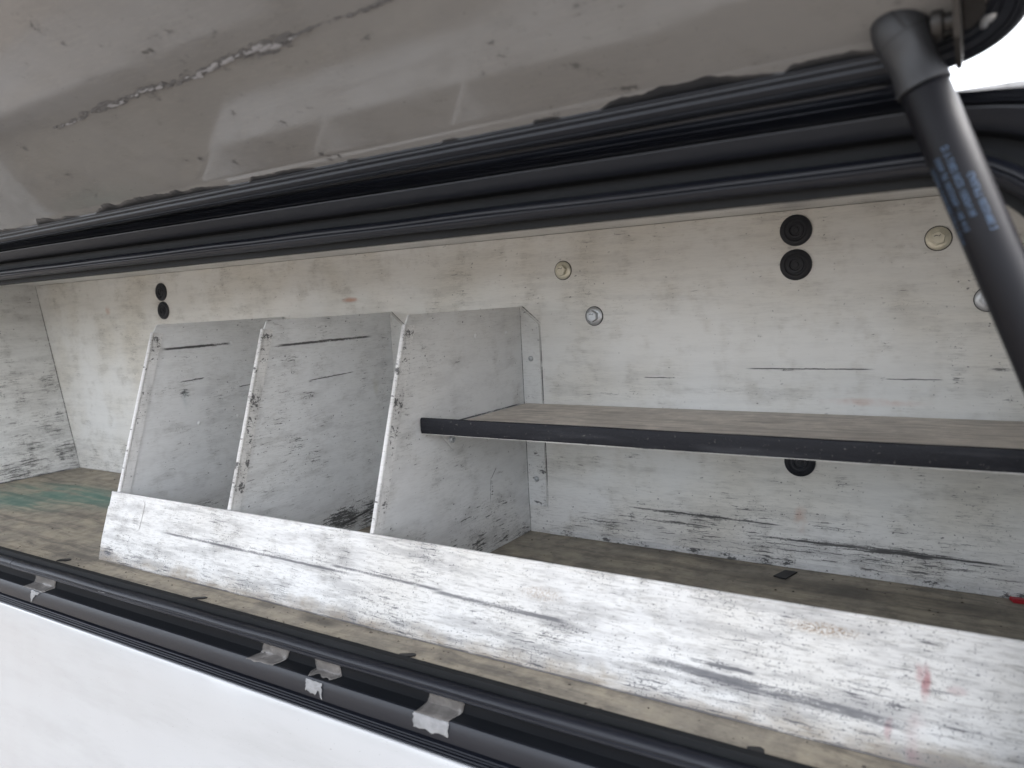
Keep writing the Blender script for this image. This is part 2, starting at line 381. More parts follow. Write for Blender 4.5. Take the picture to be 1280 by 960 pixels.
def lathe(bm, prof, origin, axis, seg=24, xaxis=None):
    """prof: (radius, height) along axis"""
    axis = Vector(axis).normalized()
    u = Vector(xaxis) if xaxis else axis.orthogonal()
    u = (u - axis * u.dot(axis)).normalized(); v = axis.cross(u)
    rings = []
    for r, h in prof:
        c = Vector(origin) + axis * h
        if r < 1e-7: rings.append([bm.verts.new(c)])
        else: rings.append([bm.verts.new(c + (u * math.cos(2 * math.pi * i / seg) + v * math.sin(2 * math.pi * i / seg)) * r) for i in range(seg)])
    for A, B in zip(rings, rings[1:]):
        for i in range(seg):
            j = (i + 1) % seg
            q = [A[i % len(A)], A[j % len(A)], B[j % len(B)], B[i % len(B)]]
            q = list(dict.fromkeys(q))
            if len(q) > 2: bm.faces.new(q)
    for r in (rings[0], rings[-1]):
        if len(r) > 2: bm.faces.new(r)
def ring_path(x0, x1, z0, z1, r, start=None, step=.03, nc=14):
    """rounded rectangle as (corner centre, outward normal) samples, anticlockwise from the bottom edge"""
    out = []
    def straight(a, b, n):
        L = math.hypot(b[0] - a[0], b[1] - a[1]); k = max(1, int(L / step))
        for i in range(1, k): out.append(((a[0] + (b[0] - a[0]) * i / k, a[1] + (b[1] - a[1]) * i / k), n))
    def corner(c, a0):
        for i in range(nc + 1):
            a = a0 + math.pi / 2 * i / nc
            out.append((c, (math.cos(a), math.sin(a))))
    A, B, Cc, Dd = (x1 - r, z0 + r), (x1 - r, z1 - r), (x0 + r, z1 - r), (x0 + r, z0 + r)
    s = (start if start is not None else (x0 + x1) / 2, z0 + r)
    out.append((s, (0, -1)))
    straight(s, A, (0, -1)); corner(A, -math.pi / 2); straight(A, B, (1, 0)); corner(B, 0)
    straight(B, Cc, (0, 1)); corner(Cc, math.pi / 2); straight(Cc, Dd, (-1, 0)); corner(Dd, math.pi); straight(Dd, s, (0, -1))
    return out
def sweep(name, mat, parent, path, r, prof, closed=True, fn=None, omap=None, jit=0.0, smooth=35, gap=0.0, loop=False, keep=None, dmap=None):
    """prof: list of (offset outward, depth); fn maps (a, b, depth) to world"""
    bm = bmesh.new()
    rows = []
    n = len(path)
    for i, (c, nn) in enumerate(path):
        row = []
        for k, (o, d) in enumerate(prof):
            oo = omap(o, nn, c[0] + nn[0] * r) if omap else o
            if jit:
                q = Vector((c[0] * 9, c[1] * 9 + nn[0] * .3, k * .15 + 3.1))
                oo += mnoise.noise(q) * jit; dd = d + mnoise.noise(q + Vector((7, 3, 1))) * jit
            else: dd = d
            if dmap: dd += dmap(o, nn, c[0] + nn[0] * r)
            a = c[0] + nn[0] * (r + oo); b = c[1] + nn[1] * (r + oo)
            if gap and not closed:
                if i == 0: a += gap
            row.append(bm.verts.new(fn(a, b, dd)))
        rows.append(row)
    m = len(prof)
    if not closed:
        c, nn = path[0]
        row = []
        for k, (o, d) in enumerate(prof):
            row.append(bm.verts.new(fn(c[0] - gap + nn[0] * (r + o), c[1] + nn[1] * (r + o), d)))
        rows.append(row)
    cnt = len(rows)
    for i in range(cnt if closed else cnt - 1):
        A, B = rows[i], rows[(i + 1) % cnt]
        if keep and not (keep(path[i % n][1]) and keep(path[(i + 1) % n][1])): continue
        for k in range(m if loop else m - 1):
            k2 = (k + 1) % m
            bm.faces.new((A[k], B[k], B[k2], A[k2]))
    if loop and not closed:
        bm.faces.new(rows[0]); bm.faces.new(rows[-1][::-1])
    return bm_obj(name, bm, mat, parent, smooth=smooth)

# ---------------------------------------------------------------- ground
g = bmesh.new()
for v in ((-600, -600), (600, -600), (600, 600), (-600, 600)): g.verts.new((v[0], v[1], -1.05))
g.faces.new(g.verts[:])
go = bm_obj('ground', g, 'ground'); go['kind'] = 'structure'

# ---------------------------------------------------------------- the box
ZC = .4474
X1, X2, X3 = -.5192, -.2582, 0.0
YT, ZT, YL, ZL, Y1 = -.2618, .3459, -.3466, .0960, -.3792
OX0, OX1, OZ0, OZ1, OR = -1.36, .643, .014, .4145, .07      # door opening, inner edge
box_t = thing('truck_toolbox', 'open white side toolbox of a truck body, scuffed inside, with a black rubber frame', 'toolbox', (-.35, 0, 0))
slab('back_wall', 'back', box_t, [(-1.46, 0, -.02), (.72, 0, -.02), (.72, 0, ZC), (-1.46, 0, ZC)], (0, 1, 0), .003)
slab('ceiling', 'ceil', box_t, [(-1.46, .003, ZC + .0005), (.72, .003, ZC + .0005), (.72, -.446, .4655), (-1.46, -.446, .4655)], (0, 0, 1), .003)
def ex(z): return -1.2958 - .2506 * z
slab('end_wall', 'end', box_t, [(ex(-.02), -.0005, -.02), (ex(.465), -.0005, .465), (ex(.465), -.446, .465), (ex(-.02), -.446, -.02)], (-1, 0, 0), .003)
slab('end_wall', 'end', box_t, [(.70, -.0005, -.02), (.70, -.0005, .465), (.70, -.446, .465), (.70, -.446, -.02)], (1, 0, 0), .003)
slab('floor_panel', 'floor', box_t, [(-1.46, -.0004, 0), (.72, -.0004, 0), (.72, -.4405, 0), (-1.46, -.4405, 0)], (0, 0, -1), .004)
box('roof_panel', 'body', box_t, (-1.52, .70, -.300, .03, .4692, .4740), .001)
box('outer_back_panel', 'body', box_t, (-1.50, .75, .012, .018, -.5, .4690))
box('side_panel', 'body', box_t, (.742, .748, -.45, .011, -.5, .4690))
box('side_panel', 'body', box_t, (-1.506, -1.50, -.45, .011, -.5, .4690))
# folded bead where wall and floor meet
box('floor_bead', 'flange', box_t, (.034, .699, -.0042, -.0006, .0004, .0085), .0012)
P = ring_path(OX0, OX1, OZ0, OZ1, OR)
PS = ring_path(OX0, OX1, OZ0, OZ1, OR, start=-.632)
F = lambda a, b, d: (a, d, b)
def topmap(o, nn, a):
    if o <= .020 or nn[1] <= 0: return o
    t = max(0.0, min(1.0, (a - .585) / .05)); t = t * t * (3 - 2 * t)
    f = 1 - (.49 * (1 - t) + .14 * t) * nn[1]
    return .020 + (o - .020) * f
sweep('opening_flange', 'flangestrip', box_t, P, OR, [(0.004, -.4385), (0, -.4400), (.0005, -.4465), (.010, -.4475), (.024, -.4475)], fn=F)
def topdepth(o, nn, a):
    if nn[1] <= 0 or o < .0402: return 0.0
    q = min(1.0, (o - .0402) / .022)
    return -.0125 * q * nn[1]
bulb = [(.0075, -.4480), (.0060, -.4525), (.0066, -.4570), (.0088, -.4600), (.0104, -.4607), (.0107, -.4601), (.0112, -.4609), (.0122, -.4610), (.0130, -.4598), (.0142, -.4613), (.0155, -.4613), (.0158, -.4606), (.0163, -.4611), (.0188, -.4582), (.0198, -.4540), (.0195, -.4482)]
bs = sweep('bulb_seal', 'rubber', box_t, PS, OR, bulb, closed=False, fn=F, jit=.0009, gap=.0006, loop=True, smooth=38)
sweep('drain_recess', 'recess', box_t, P, OR, [(.0190, -.4478), (.0250, -.4450), (.0385, -.4450), (.0402, -.4580)], fn=F, omap=topmap)
sweep('frame_ledge', 'ledge', box_t, P, OR, [(.0402, -.4575), (.0404, -.4600), (.0418, -.4612), (.0480, -.4626), (.0590, -.4636), (.0605, -.4628), (.0612, -.4550)], fn=F, omap=topmap, dmap=topdepth, jit=.0003)
rib = [(.0612, -.4545)]
for i in range(4):
    o = .0640 + i * .0036
    rib += [(o, -.4590), (o + .0004, -.4628 + i * .0004), (o + .0012, -.4637 + i * .0004), (o + .0022, -.4628 + i * .0004), (o + .0026, -.4600)]
rib += [(.0785, -.4555)]
sweep('ribbed_seal', 'rubber', box_t, P, OR, rib, fn=F, omap=topmap, dmap=topdepth, jit=.0004, smooth=30)
def omap(o, nn, a):
    if o <= .0800: return topmap(o, nn, a)
    k = max(0.0, -nn[1]) ** 3
    return topmap(.0800, nn, a) + (o - .0800) * (k + .02 * (1 - k))
bodyp = [(.0783, -.4520), (.0783, -.4605), (.0787, -.4618), (.0800, -.4627)]
for i in range(1, 15):
    q = i / 14
    bodyp.append((.0800 + q * .45, -.4627 - .045 * math.sin(q * 1.5) - .010 * q + (.0035 if .12 < q < .30 else 0)))
sweep('body_panel', 'body', box_t, P, OR, bodyp, fn=F, omap=omap, smooth=40, keep=lambda q: q[1] < .05)
sweep('drip_rail', 'trim', box_t, P, OR, [(.0783, -.4540), (.0790, -.4575), (.0800, -.4575), (.0802, -.4560), (.0812, -.4560), (.0814, -.4572), (.0830, -.4570), (.0836, -.4560), (.0836, -.4380)], fn=F, omap=topmap, keep=lambda q: q[1] > -.05)

# bolts, grommets
def bolt(x, z, mat, rot, parent, s=1.0):
    bm = bmesh.new()
    lathe(bm, [(0.0128 * s, 0), (.0128 * s, .0012), (.0118 * s, .0020), (.0085 * s, .0030), (0, .0030)], (x, -.0002, z), (0, -1, 0), 32)
    fl = bm_obj('bolt', bm, mat, parent, smooth=40)
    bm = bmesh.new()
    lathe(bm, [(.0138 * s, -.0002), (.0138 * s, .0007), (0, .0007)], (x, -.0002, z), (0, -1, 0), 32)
    bm_obj('outline_ring', bm, 'chip', fl)  # thin black ring that draws a dark outline around the bolt
    bm = bmesh.new()
    lathe(bm, [(.0080 * s, .0028), (.0083 * s, .0085), (.0074 * s, .0096), (.0062 * s, .0096), (.0058 * s, .0090), (0, .0090)], (x, -.0002, z), (0, -1, 0), 6, (math.cos(rot), 0, math.sin(rot)))
    hd = bm_obj('bolt_head', bm, mat, fl)
    # raised maker's marks on the head
    bm = bmesh.new()
    for a, l, ang in ((-.0024, .0026, .5), (-.0002, .0022, -.3), (.0022, .0026, .9)):
        c = Vector((x + a * s, -.0094, z + .0028 * s)); d = Vector((math.cos(ang), 0, math.sin(ang))) * l * .5 * s; w = Vector((-d.z, 0, d.x)).normalized() * .0003
        for o in (Vector((0, 0, 0)), ):
            vs_ = [bm.verts.new(c + o + q + Vector((0, yy, 0))) for yy in (0, -.0004) for q in (d + w, d - w, -d - w, -d + w)]
            bm.faces.new(vs_[4:]); bm.faces.new(vs_[:4][::-1])
            for i in range(4): bm.faces.new((vs_[i], vs_[(i + 1) % 4], vs_[4 + (i + 1) % 4], vs_[4 + i]))
    bm_obj('head_mark', bm, 'blackscrew', fl)
    return fl
bolt(.0755, .3951, 'zinc', .2, box_t)
bolt(.1226, .3282, 'steel', .5, box_t)
bolt(.5498, .4012, 'zinc', .35, box_t)
bolt(.5977, .3323, 'steel', .1, box_t)
def grommet(x, z, r, parent):
    bm = bmesh.new()
    k = r / .019
    lathe(bm, [(.019 * k, 0), (.0188 * k, .0022), (.0172 * k, .0036), (.0135 * k, .0042), (.0120 * k, .0030), (.0105 * k, .0030), (.0095 * k, .0044), (.0072 * k, .0046), (.0062 * k, .0026), (.0040 * k, .0026), (.0034 * k, .0038), (0, .0040)], (x, -.0002, z), (0, -1, 0), 36)
    return bm_obj('grommet', bm, 'grommet', parent, smooth=35)
for x, z in ((.3983, .4234), (.3979, .3822), (.4004, .1385), (-.8925, .4091), (-.8906, .3702)):
    grommet(x, z, .0188, box_t)
# short black clip under the header
box('header_clip', 'trim', box_t, (.487, .507, -.4405, -.4360, .4146, .4225), .001)

# ---------------------------------------------------------------- divider rack
rack = thing('divider_rack', 'white sheet metal divider rack with slanted edges and a scuffed front panel', 'divider rack', (-.26, -.2, 0))
def front_y(z): return Y1 + (YL - Y1) / ZL * z
TH = .0022
for i, (x, mt) in enumerate(((X1, 'div1'), (X2, 'div2'), (X3, 'div3'))):
    prof = [(-.0006, .0006), (-.0006, ZT), (YT + .004, ZT), (front_y(ZT - .012) + .001, ZT - .012), (front_y(.0006) + .001, .0006)]
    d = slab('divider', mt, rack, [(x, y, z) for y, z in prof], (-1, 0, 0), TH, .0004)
    # rolled front edge with its folded-back hem
    bm = bmesh.new()
    za, zb = ZT - .012, .004
    fd = Vector((0, front_y(zb) - front_y(za), zb - za)); fl = fd.length; fd.normalize()
    A = Vector((x - TH * .5 + .0006, front_y(za) - .0006, za))
    lathe(bm, [(0, -.0004), (.0028, 0), (.0030, .001), (.0030, fl), (0, fl)], A, fd, 14)
    bm_obj('front_edge', bm, 'hem', d, smooth=40)
    hw = .0165
    pts = [(x + .0002, front_y(za) + .002, za), (x + .0002, front_y(za) + hw, za - .002), (x + .0002, front_y(zb) + hw, zb), (x + .0002, front_y(zb) + .002, zb)]
    slab('front_hem', 'hem', d, pts, (1, 0, 0), .0015, .0004)
    # flange screwed to the back wall
    fz = .042
    pts = [(x + .0002, -.0008, ZT - .0005), (x + .0315, -.0008, ZT - .027), (x + .0315, -.0008, fz), (x + .0002, -.0008, fz)]
    slab('back_flange', 'flange', d, pts, (0, -1, 0), .0018, .0004)
    for z in (.268, .084):
        bm = bmesh.new()
        lathe(bm, [(.0042, 0), (.0042, .0012), (.0030, .0026), (.0012, .0030), (.0010, .0018), (0, .0018)], (x + .0155, -.0026, z), (0, -1, 0), 14)
        bm_obj('screw', bm, 'blackscrew' if x == X2 and z > .2 else 'steel', d, smooth=35)
    dots = {0: ((-.1204, .3073), (-.1997, .1781), (-.1218, .1788)), 1: (), 2: ((-.1192, .3106), (-.0422, .3095))}[i]
    for y, z in dots:
        bm = bmesh.new()
        lathe(bm, [(.0034, 0), (.0030, .0009), (.0016, .0015), (0, .0016)], (x, y, z), (1, 0, 0), 14)
        bm_obj('rivet', bm, 'rivet', d, smooth=50)
# front panel, with the step in its left end and a wavy worn bottom
bm = bmesh.new()
nrm = Vector((0, -ZL, YL - Y1)).normalized() * -1
nrm = Vector((0, -ZL, (YL - Y1))).normalized()
outl = [(-.5300, .0012), (-.5335, .030), (-.5335, .076), (-.5314, .0768), (-.5314, ZL)]
xs = [-.5314 + (.697 + .5314) * i / 40 for i in range(1, 41)]
top = [(x, ZL + .0006 * mnoise.noise(Vector((x * 4, 0, 0)))) for x in xs]
bot = [(x, .0012) for x in xs[::-1]]
poly = [(x, z) for x, z in outl] + top + bot
off = Vector((0, -.0036, 0))
pts = [Vector((x, front_y(z), z)) + off for x, z in poly]
fp = slab('front_panel', 'lip', rack, pts, (0, -.92, -.31), .0022, 0)
# rolled top edge
bm = bmesh.new()
for q in range(1):
    A = Vector((-.5312, front_y(ZL) - .0045, ZL - .0002))
    lathe(bm, [(0, 0), (.0019, .0002), (.0019, 1.2275), (0, 1.2277)], A, (1, 0, 0), 12)
bm_obj('rolled_edge', bm, 'lip', fp, smooth=50)

# peeled paint patch at the left end of the front panel

slab('peeled_patch', 'lip', fp, [Vector((x, front_y(z) - .00585, z)) for x, z in [(-0.4665, 0.0817), (-0.4468, 0.0918), (-0.4414, 0.0878), (-0.4416, 0.0719), (-0.4434, 0.053), (-0.4534, 0.0464), (-0.4824, 0.0442), (-0.4872, 0.0622), (-0.479, 0.0737)]], (0, -.92, -.31), .0006)

# ---------------------------------------------------------------- shelf
shelf = thing('shelf', 'narrow metal shelf with a brown liner and a black rubber front trim', 'shelf', (.35, -.13, .2))
box('shelf_tray', 'flange', shelf, (.0022, .6985, -.2475, -.0030, .1960, .1985), .0004)
box('liner', 'shelf', shelf, (.0035, .6970, -.2440, -.0036, .1987, .2002), .0003)
box('upturned_lip', 'flange', shelf, (.0022, .6985, -.2478, -.2455, .1986, .2120), .0004)
# the trim wraps the lip: bowed face, slightly uneven
bm = bmesh.new()
tp = [(-.2452, .2005), (-.2448, .2150), (-.2462, .2168), (-.2490, .2172), (-.2510, .2164), (-.2518, .2140), (-.2520, .2080), (-.2518, .2005), (-.2508, .1976), (-.2484, .1970)]
rows = []
for i in range(61):
    x = .0024 + (.696) * i / 60
    rows.append([bm.verts.new((x, y + .0003 * mnoise.noise(Vector((x * 11, k, 0))), z + .0005 * mnoise.noise(Vector((x * 7, 5, 1))))) for k, (y, z) in enumerate(tp)])
for A, B in zip(rows, rows[1:]):
    for k in range(len(tp)): bm.faces.new((A[k], B[k], B[(k + 1) % len(tp)], A[(k + 1) % len(tp)]))
bm.faces.new(rows[0]); bm.faces.new(rows[-1][::-1])
bm_obj('edge_trim', bm, 'trim', shelf, smooth=40)
br = slab('side_flange', 'div3', shelf, [(.0024, -.2200, .1958), (.0024, -.1880, .1640), (.0024, -.004, .1625), (.0024, -.004, .1958)], (1, 0, 0), .0016, .0003)
bm = bmesh.new()
lathe(bm, [(.0048, 0), (.0048, .0030), (.0040, .0040), (.0020, .0040), (.0018, .0020), (0, .0020)], (.0041, -.1935, .1800), (1, 0, 0), 14)
bm_obj('screw', bm, 'steel', br, smooth=35)

# ---------------------------------------------------------------- door
DA = math.radians(22.6)
DC = .2659
DX = Vector((1, 0, 0)); DS = Vector((0, -math.cos(DA), math.sin(DA))); DN = Vector((0, math.sin(DA), math.cos(DA)))
def door_pt(x, y): return Vector((x, y, (DC - y * math.sin(DA)) / math.cos(DA)))
DH = door_pt(0, -.4626)           # hinge edge of the rim
def FD(a, b, d): return DH + DX * a + DS * b - DN * d + Vector((0, 0, .010 * (a - .30)))         # d: depth below the inner panel
door = thing('toolbox_door', 'raised lift-up toolbox door, dirty off-white underside with black sealed rim', 'door', (-.35, DH.y, DH.z))
DX0, DX1, DL, DR = -1.40, .628, .47, .054
PD = ring_path(DX0, DX1, 0, DL, DR)
IN = .0365
# inner panel: rounded sheet whose border is bent down towards the rim
def panel_path(ins): return [(Vector(FD(c[0] + n_[0] * (DR - ins), c[1] + n_[1] * (DR - ins), 0)), c, n_) for c, n_ in PD]
bm = bmesh.new()
rowsd = []
for ins, d in ((.0165, .0014), (.0185, .0010), (.0260, .0005), (.0290, .0001), (.0310, 0.0)):
    rowsd.append([bm.verts.new(FD(c[0] + n_[0] * (DR - ins), c[1] + n_[1] * (DR - ins), d)) for c, n_ in PD])
for A, B in zip(rowsd, rowsd[1:]):
    for i in range(len(A)):
        j = (i + 1) % len(A); bm.faces.new((A[i], A[j], B[j], B[i]))
bm.faces.new(rowsd[-1])
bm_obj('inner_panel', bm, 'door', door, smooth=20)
bm = bmesh.new()
outer = [bm.verts.new(FD(c[0] + n_[0] * (DR - .0005), c[1] + n_[1] * (DR - .0005), -.022)) for c, n_ in PD]
bm.faces.new(outer)
bm_obj('outer_skin', bm, 'body', door)
rimp = [(-.0005, -.022), (.0005, -.010), (.0004, .0050), (-.0006, .0080), (-.0022, .0092), (-.0050, .0094), (-.0053, .0076), (-.0062, .0074), (-.0066, .0092), (-.0078, .0094), (-.0081, .0076), (-.0088, .0076), (-.0092, .0088), (-.0132, .0074), (-.0138, .0054), (-.0168, .0046), (-.0174, .0032), (-.0190, .0026), (-.0195, .0006)]
sweep('edge_rim', 'ledge', door, PD, DR, rimp, fn=FD, jit=.0003, smooth=30)
# rubber hinge strip closing the gap between frame and door
ha, hb = Vector((0, -.4535, .4650)), FD(0, .0010, -.004) + Vector((0, 0, .003))
hsec = []
for i in range(22):
    q = i / 21
    pt = ha.lerp(hb, q) + Vector((0, -.0038 * math.sin(q * math.pi), -.0008 * math.sin(q * math.pi)))
    hsec.append(pt + Vector((0, -.0011 if i % 4 in (1, 2) else 0, 0)))
bm = bmesh.new()
rowsd = []
for i in range(61):
    x = -1.37 + (1.37 + .575) * i / 60
    rowsd.append([bm.verts.new((x, q.y + .0004 * mnoise.noise(Vector((x * 12, k_ * .2, 0))), q.z + (.010 * (x - .30) * k_ / 21) + .0004 * mnoise.noise(Vector((x * 12, 4 + k_ * .2, 0))))) for k_, q in enumerate(hsec)])
for A, B in zip(rowsd, rowsd[1:]):
    for q in range(len(A) - 1): bm.faces.new((A[q], A[q + 1], B[q + 1], B[q]))
hs_ = bm_obj('hinge_strip', bm, 'rubber', door, smooth=25)
md = hs_.modifiers.new('thickness', 'SOLIDIFY'); md.thickness = .0012
# sealant squeezed out over the panel edge along the hinge side
def seal_w(x):
    w = 0.0
    for a, b, h in ((-.62, -.42, .007), (-.40, -.30, .0095), (-.27, -.02, .0125), (.0, .10, .006), (.13, .155, .003), (.235, .255, .003), (.32, .347, .0045), (.375, .50, .013), (.50, .56, .008), (-1.3, -.7, .007)):
        if a < x < b:
            t = (x - a) / (b - a)
            w = max(w, h * min(1, min(t * 9, (1 - t) * 3)) * (.72 + .55 * mnoise.noise(Vector((x * 38, h * 900, 0))) + .25 * mnoise.noise(Vector((x * 140, 2, 0)))))
    return max(w, 0.0) + .0008
bm = bmesh.new()
rowsd = []
k = 700
for i in range(k + 1):
    x = -1.3 + (.566 + 1.3) * i / k
    w = seal_w(x)
    pr = []
    for q, hgt in ((-.002, .0062), (.0, .0070), (.5, .0074), (.85, .0060), (1.0, .0030)):
        s = .0186 + (q * w if q > 0 else q)
        base = max(0, .0010 - (s - .0185) * .07)
        pr.append(bm.verts.new(FD(x, s, base + (hgt - .0052) * .55 if q < 1 else base - .0004)))
    rowsd.append(pr)
for A, B in zip(rowsd, rowsd[1:]):
    for q in range(len(A) - 1): bm.faces.new((A[q], A[q + 1], B[q + 1], B[q]))
bm_obj('sealant_bead', bm, 'sealant', door, smooth=50)
# flaked scrape on the panel
sx = []
bm = bmesh.new(); bm2 = bmesh.new()
def flake(bm, x, s, lx, ls, h, seed):
    pts = []
    for i in range(13):
        a = 2 * math.pi * i / 13
        rr = 1 + .55 * mnoise.noise(Vector((math.cos(a) * 1.3 + seed, math.sin(a) * 1.3, seed * .7)))
        pts.append(FD(x + math.cos(a) * lx * rr, s + math.sin(a) * ls * rr + .10 * (math.cos(a) * lx), h))
    v = [bm.verts.new(p) for p in pts]
    cc = bm.verts.new(FD(x, s, h + .0004))
    for i in range(13): bm.faces.new((v[i], v[(i + 1) % 13], cc))
def s_of(y): return (DH.y - y) / math.cos(DA)
rs = random.Random(3)
def scr_s(x): return s_of(-.601 - .028 * (x + .1)) + .0045 * mnoise.noise(Vector((x * 16, 1, 0))) + .0018 * mnoise.noise(Vector((x * 60, 4, 0)))
def scr_w(x): return max(.08, .40 + 1.3 * mnoise.noise(Vector((x * 14, 8, 0)))) * (1 if -.02 < x < .24 else .35)
for i in range(900):
    x = -.11 + .42 * rs.random()
    w = scr_w(x)
    if rs.random() > .35 + w: continue
    s = scr_s(x) + rs.gauss(0, .0006 + .0030 * w)
    L_ = (.0007 + .0034 * rs.random() ** 2) * (.6 + w)
    flake(bm, x, s, L_ * 1.4, L_ * (.16 + .30 * rs.random()), .0002 + i * .0000006, i * 1.7)
for i in range(90):
    x = rs.choice((-.085, -.07, .0, .035, .05, .10, .115, .13, .15, .17, .19, .21)) + rs.gauss(0, .007)
    w = scr_w(x)
    s = scr_s(x) + rs.gauss(0, .0004 + .0018 * w)
    L_ = (.0008 + .0032 * rs.random() ** 2) * (.6 + w)
    flake(bm2, x, s, L_ * 1.3, L_ * (.20 + .35 * rs.random()), .0009 + i * .000002, i * 2.3 + 50)
M['scrape'] = plain('bare_scrape', (.17, .168, .17), .5, .2, var=.5, scale=200)
M['flake'] = plain('lifted_paint', (.36, .36, .375), .4, var=.4, scale=250)
bm_obj('scrape', bm, 'scrape', door)['label'] = 'dark scraped streak with lifted paint'
bm_obj('lifted_paint', bm2, 'flake', door)
# bracket, ball stud and bolt at the corner
bpt = FD(.590, s_of(-.492), 0)
slab('strut_bracket', 'bracket', door, [FD(.5925, .022, -.001), FD(.5925, .022, .024), FD(.5925, .050, .024), FD(.5925, .085, .004), FD(.5925, .085, -.001)], (1, 0, 0), .0030, .0006)
slab('bracket_foot', 'bracket', door, [FD(.5958, .026, .0004), FD(.606, .026, .0004), FD(.606, .085, .0004), FD(.5958, .085, .0004)], -DN, .003, .0006)
bm = bmesh.new()
lathe(bm, [(.0075, .0), (.0075, .0035), (.0060, .0045), (.0040, .0048), (.0035, .0030), (0, .0030)], FD(.6105, .0300, .0018), -DN, 20)
bm_obj('bracket_bolt', bm, 'steel', door, smooth=35)

# ---------------------------------------------------------------- gas strut
T = Vector((.5661, -.4965, .4934)); B = Vector((.6290, -.5065, .3250))
ax = (B - T).normalized()
strut = thing('gas_strut', 'black gas strut with faded blue print holding up the toolbox door', 'gas strut', T)
bm = bmesh.new()
sock = [(0, -.0178), (.0040, -.0173), (.0078, -.0158), (.0108, -.0132), (.0130, -.0095), (.0142, -.0050), (.0146, -.0005), (.0143, .0050), (.0132, .0110), (.0126, .0160), (.0126, .0210), (.0130, .0270), (.0138, .0310), (.0139, .0335), (.0128, .0338), (0, .0338)]
lathe(bm, sock, T, ax, 40)
so_ = bm_obj('end_socket', bm, 'socket', strut, smooth=40)
# retaining clip wire and slot on the socket
view = (CP - T); view = (view - ax * view.dot(ax)).normalized(); side = ax.cross(view).normalized()
bm = bmesh.new()
A = T - ax * .0100 + view * .0118 + side * -.0010
slp = [(-.0009, -.0015), (.0009, -.0015), (.0016, .0120), (.0002, .0120)]
def on_socket(u, h):
    rad = .0139
    for (r0, h0), (r1, h1) in zip(sock, sock[1:]):
        if h0 <= h <= h1 and h1 > h0: rad = r0 + (r1 - r0) * (h - h0) / (h1 - h0)
    return T + ax * h + (view * math.cos(u) + side * math.sin(u)) * (rad + .0003)
ra, rb = [], []
for i in range(11):
    h = -.0120 + .0150 * i / 10
    u0 = .05 - .25 * i / 10
    ra.append(bm.verts.new(on_socket(u0 - .07, h))); rb.append(bm.verts.new(on_socket(u0 + .07, h)))
for i in range(10): bm.faces.new((ra[i], ra[i + 1], rb[i + 1], rb[i]))
bm_obj('socket_slot', bm, 'chip', so_)
bm = bmesh.new()
ra, rb = [], []
for i in range(25):
    u = -1.6 + 3.2 * i / 24
    h = .0045 + .002 * math.sin(u)
    ra.append(bm.verts.new(on_socket(u, h - .0003))); rb.append(bm.verts.new(on_socket(u, h + .0003)))
for i in range(24): bm.faces.new((ra[i], ra[i + 1], rb[i + 1], rb[i]))
bm_obj('socket_seam', bm, 'chip', so_)
bm = bmesh.new()
TR = .0127
lathe(bm, [(0, .0340), (.0118, .0340), (TR - .0004, .0352), (TR, .0366), (TR, .330), (TR - .001, .333), (.0070, .335), (0, .335)], T, ax, 48)
tube = bm_obj('cylinder_tube', bm, 'tube', strut, smooth=35)
bm = bmesh.new()
lathe(bm, [(.005, .335), (.005, .425), (0, .425)], T, ax, 20)
bm_obj('piston_rod', bm, 'rod', strut, smooth=40)
bm = bmesh.new()
lathe(bm, [(0, .415), (.0095, .417), (.0105, .430), (.0125, .440), (.0110, .452), (0, .455)], T, ax, 24)
bm_obj('end_socket', bm, 'socket', strut, smooth=40)
# ball stud reaching over to the door bracket
bm = bmesh.new()
sd = Vector((1, 0, 0))
lathe(bm, [(0, .004), (.0042, .004), (.0042, .0150), (.0082, .0155), (.0088, .0180), (.0082, .0205), (.0050, .0212), (.0050, .0262), (0, .0262)], T - ax * .001, sd, 24)
bm_obj('ball_stud', bm, 'bracket', strut, smooth=35)
# lower stud and stand-off on the frame
E_ = T + ax * .442
stud = bmesh.new()
lathe(stud, [(.0055, 0), (.0055, .075), (0, .075)], E_ + Vector((0, .006, 0)), (0, 1, -.1), 16)
bm_obj('lower_stud', stud, 'bracket', strut, smooth=40)
# printed lines along the tube
def print_line(txt, h0, u0, size):
    cu = bpy.data.curves.new('print_text', 'FONT')
    cu.body = txt; cu.size = size; cu.resolution_u = 2
    to = bpy.data.objects.new('print_text', cu)
    col.objects.link(to)
    bpy.context.view_layer.update()
    me = bpy.data.meshes.new_from_object(to.evaluated_get(bpy.context.evaluated_depsgraph_get()))
    bpy.data.objects.remove(to)
    bm = bmesh.new(); bm.from_mesh(me); bpy.data.meshes.remove(me)
    for v in bm.verts:
        h = h0 + v.co.x * .80; u = u0 + v.co.y / TR
        v.co = T + ax * h + (view * math.cos(u) + side * math.sin(u)) * (TR + .00025)
    return bm_obj('printed_line', bm, 'print', tube)
PRINT_SIGN = 1
PRINT = [('GASLIFT-0025/08S 2', .088, -.44, .0048), ('D Y L083 0020 1000N 06', .070, .04, .0048), ('5006 2K 0025006 - V8 410', .074, .48, .0048), ('FEDER 0700-085 LIFT 20 N', .078, .92, .0048)]
for txt, h0, u0, sz in PRINT: print_line(txt, h0, u0, sz)

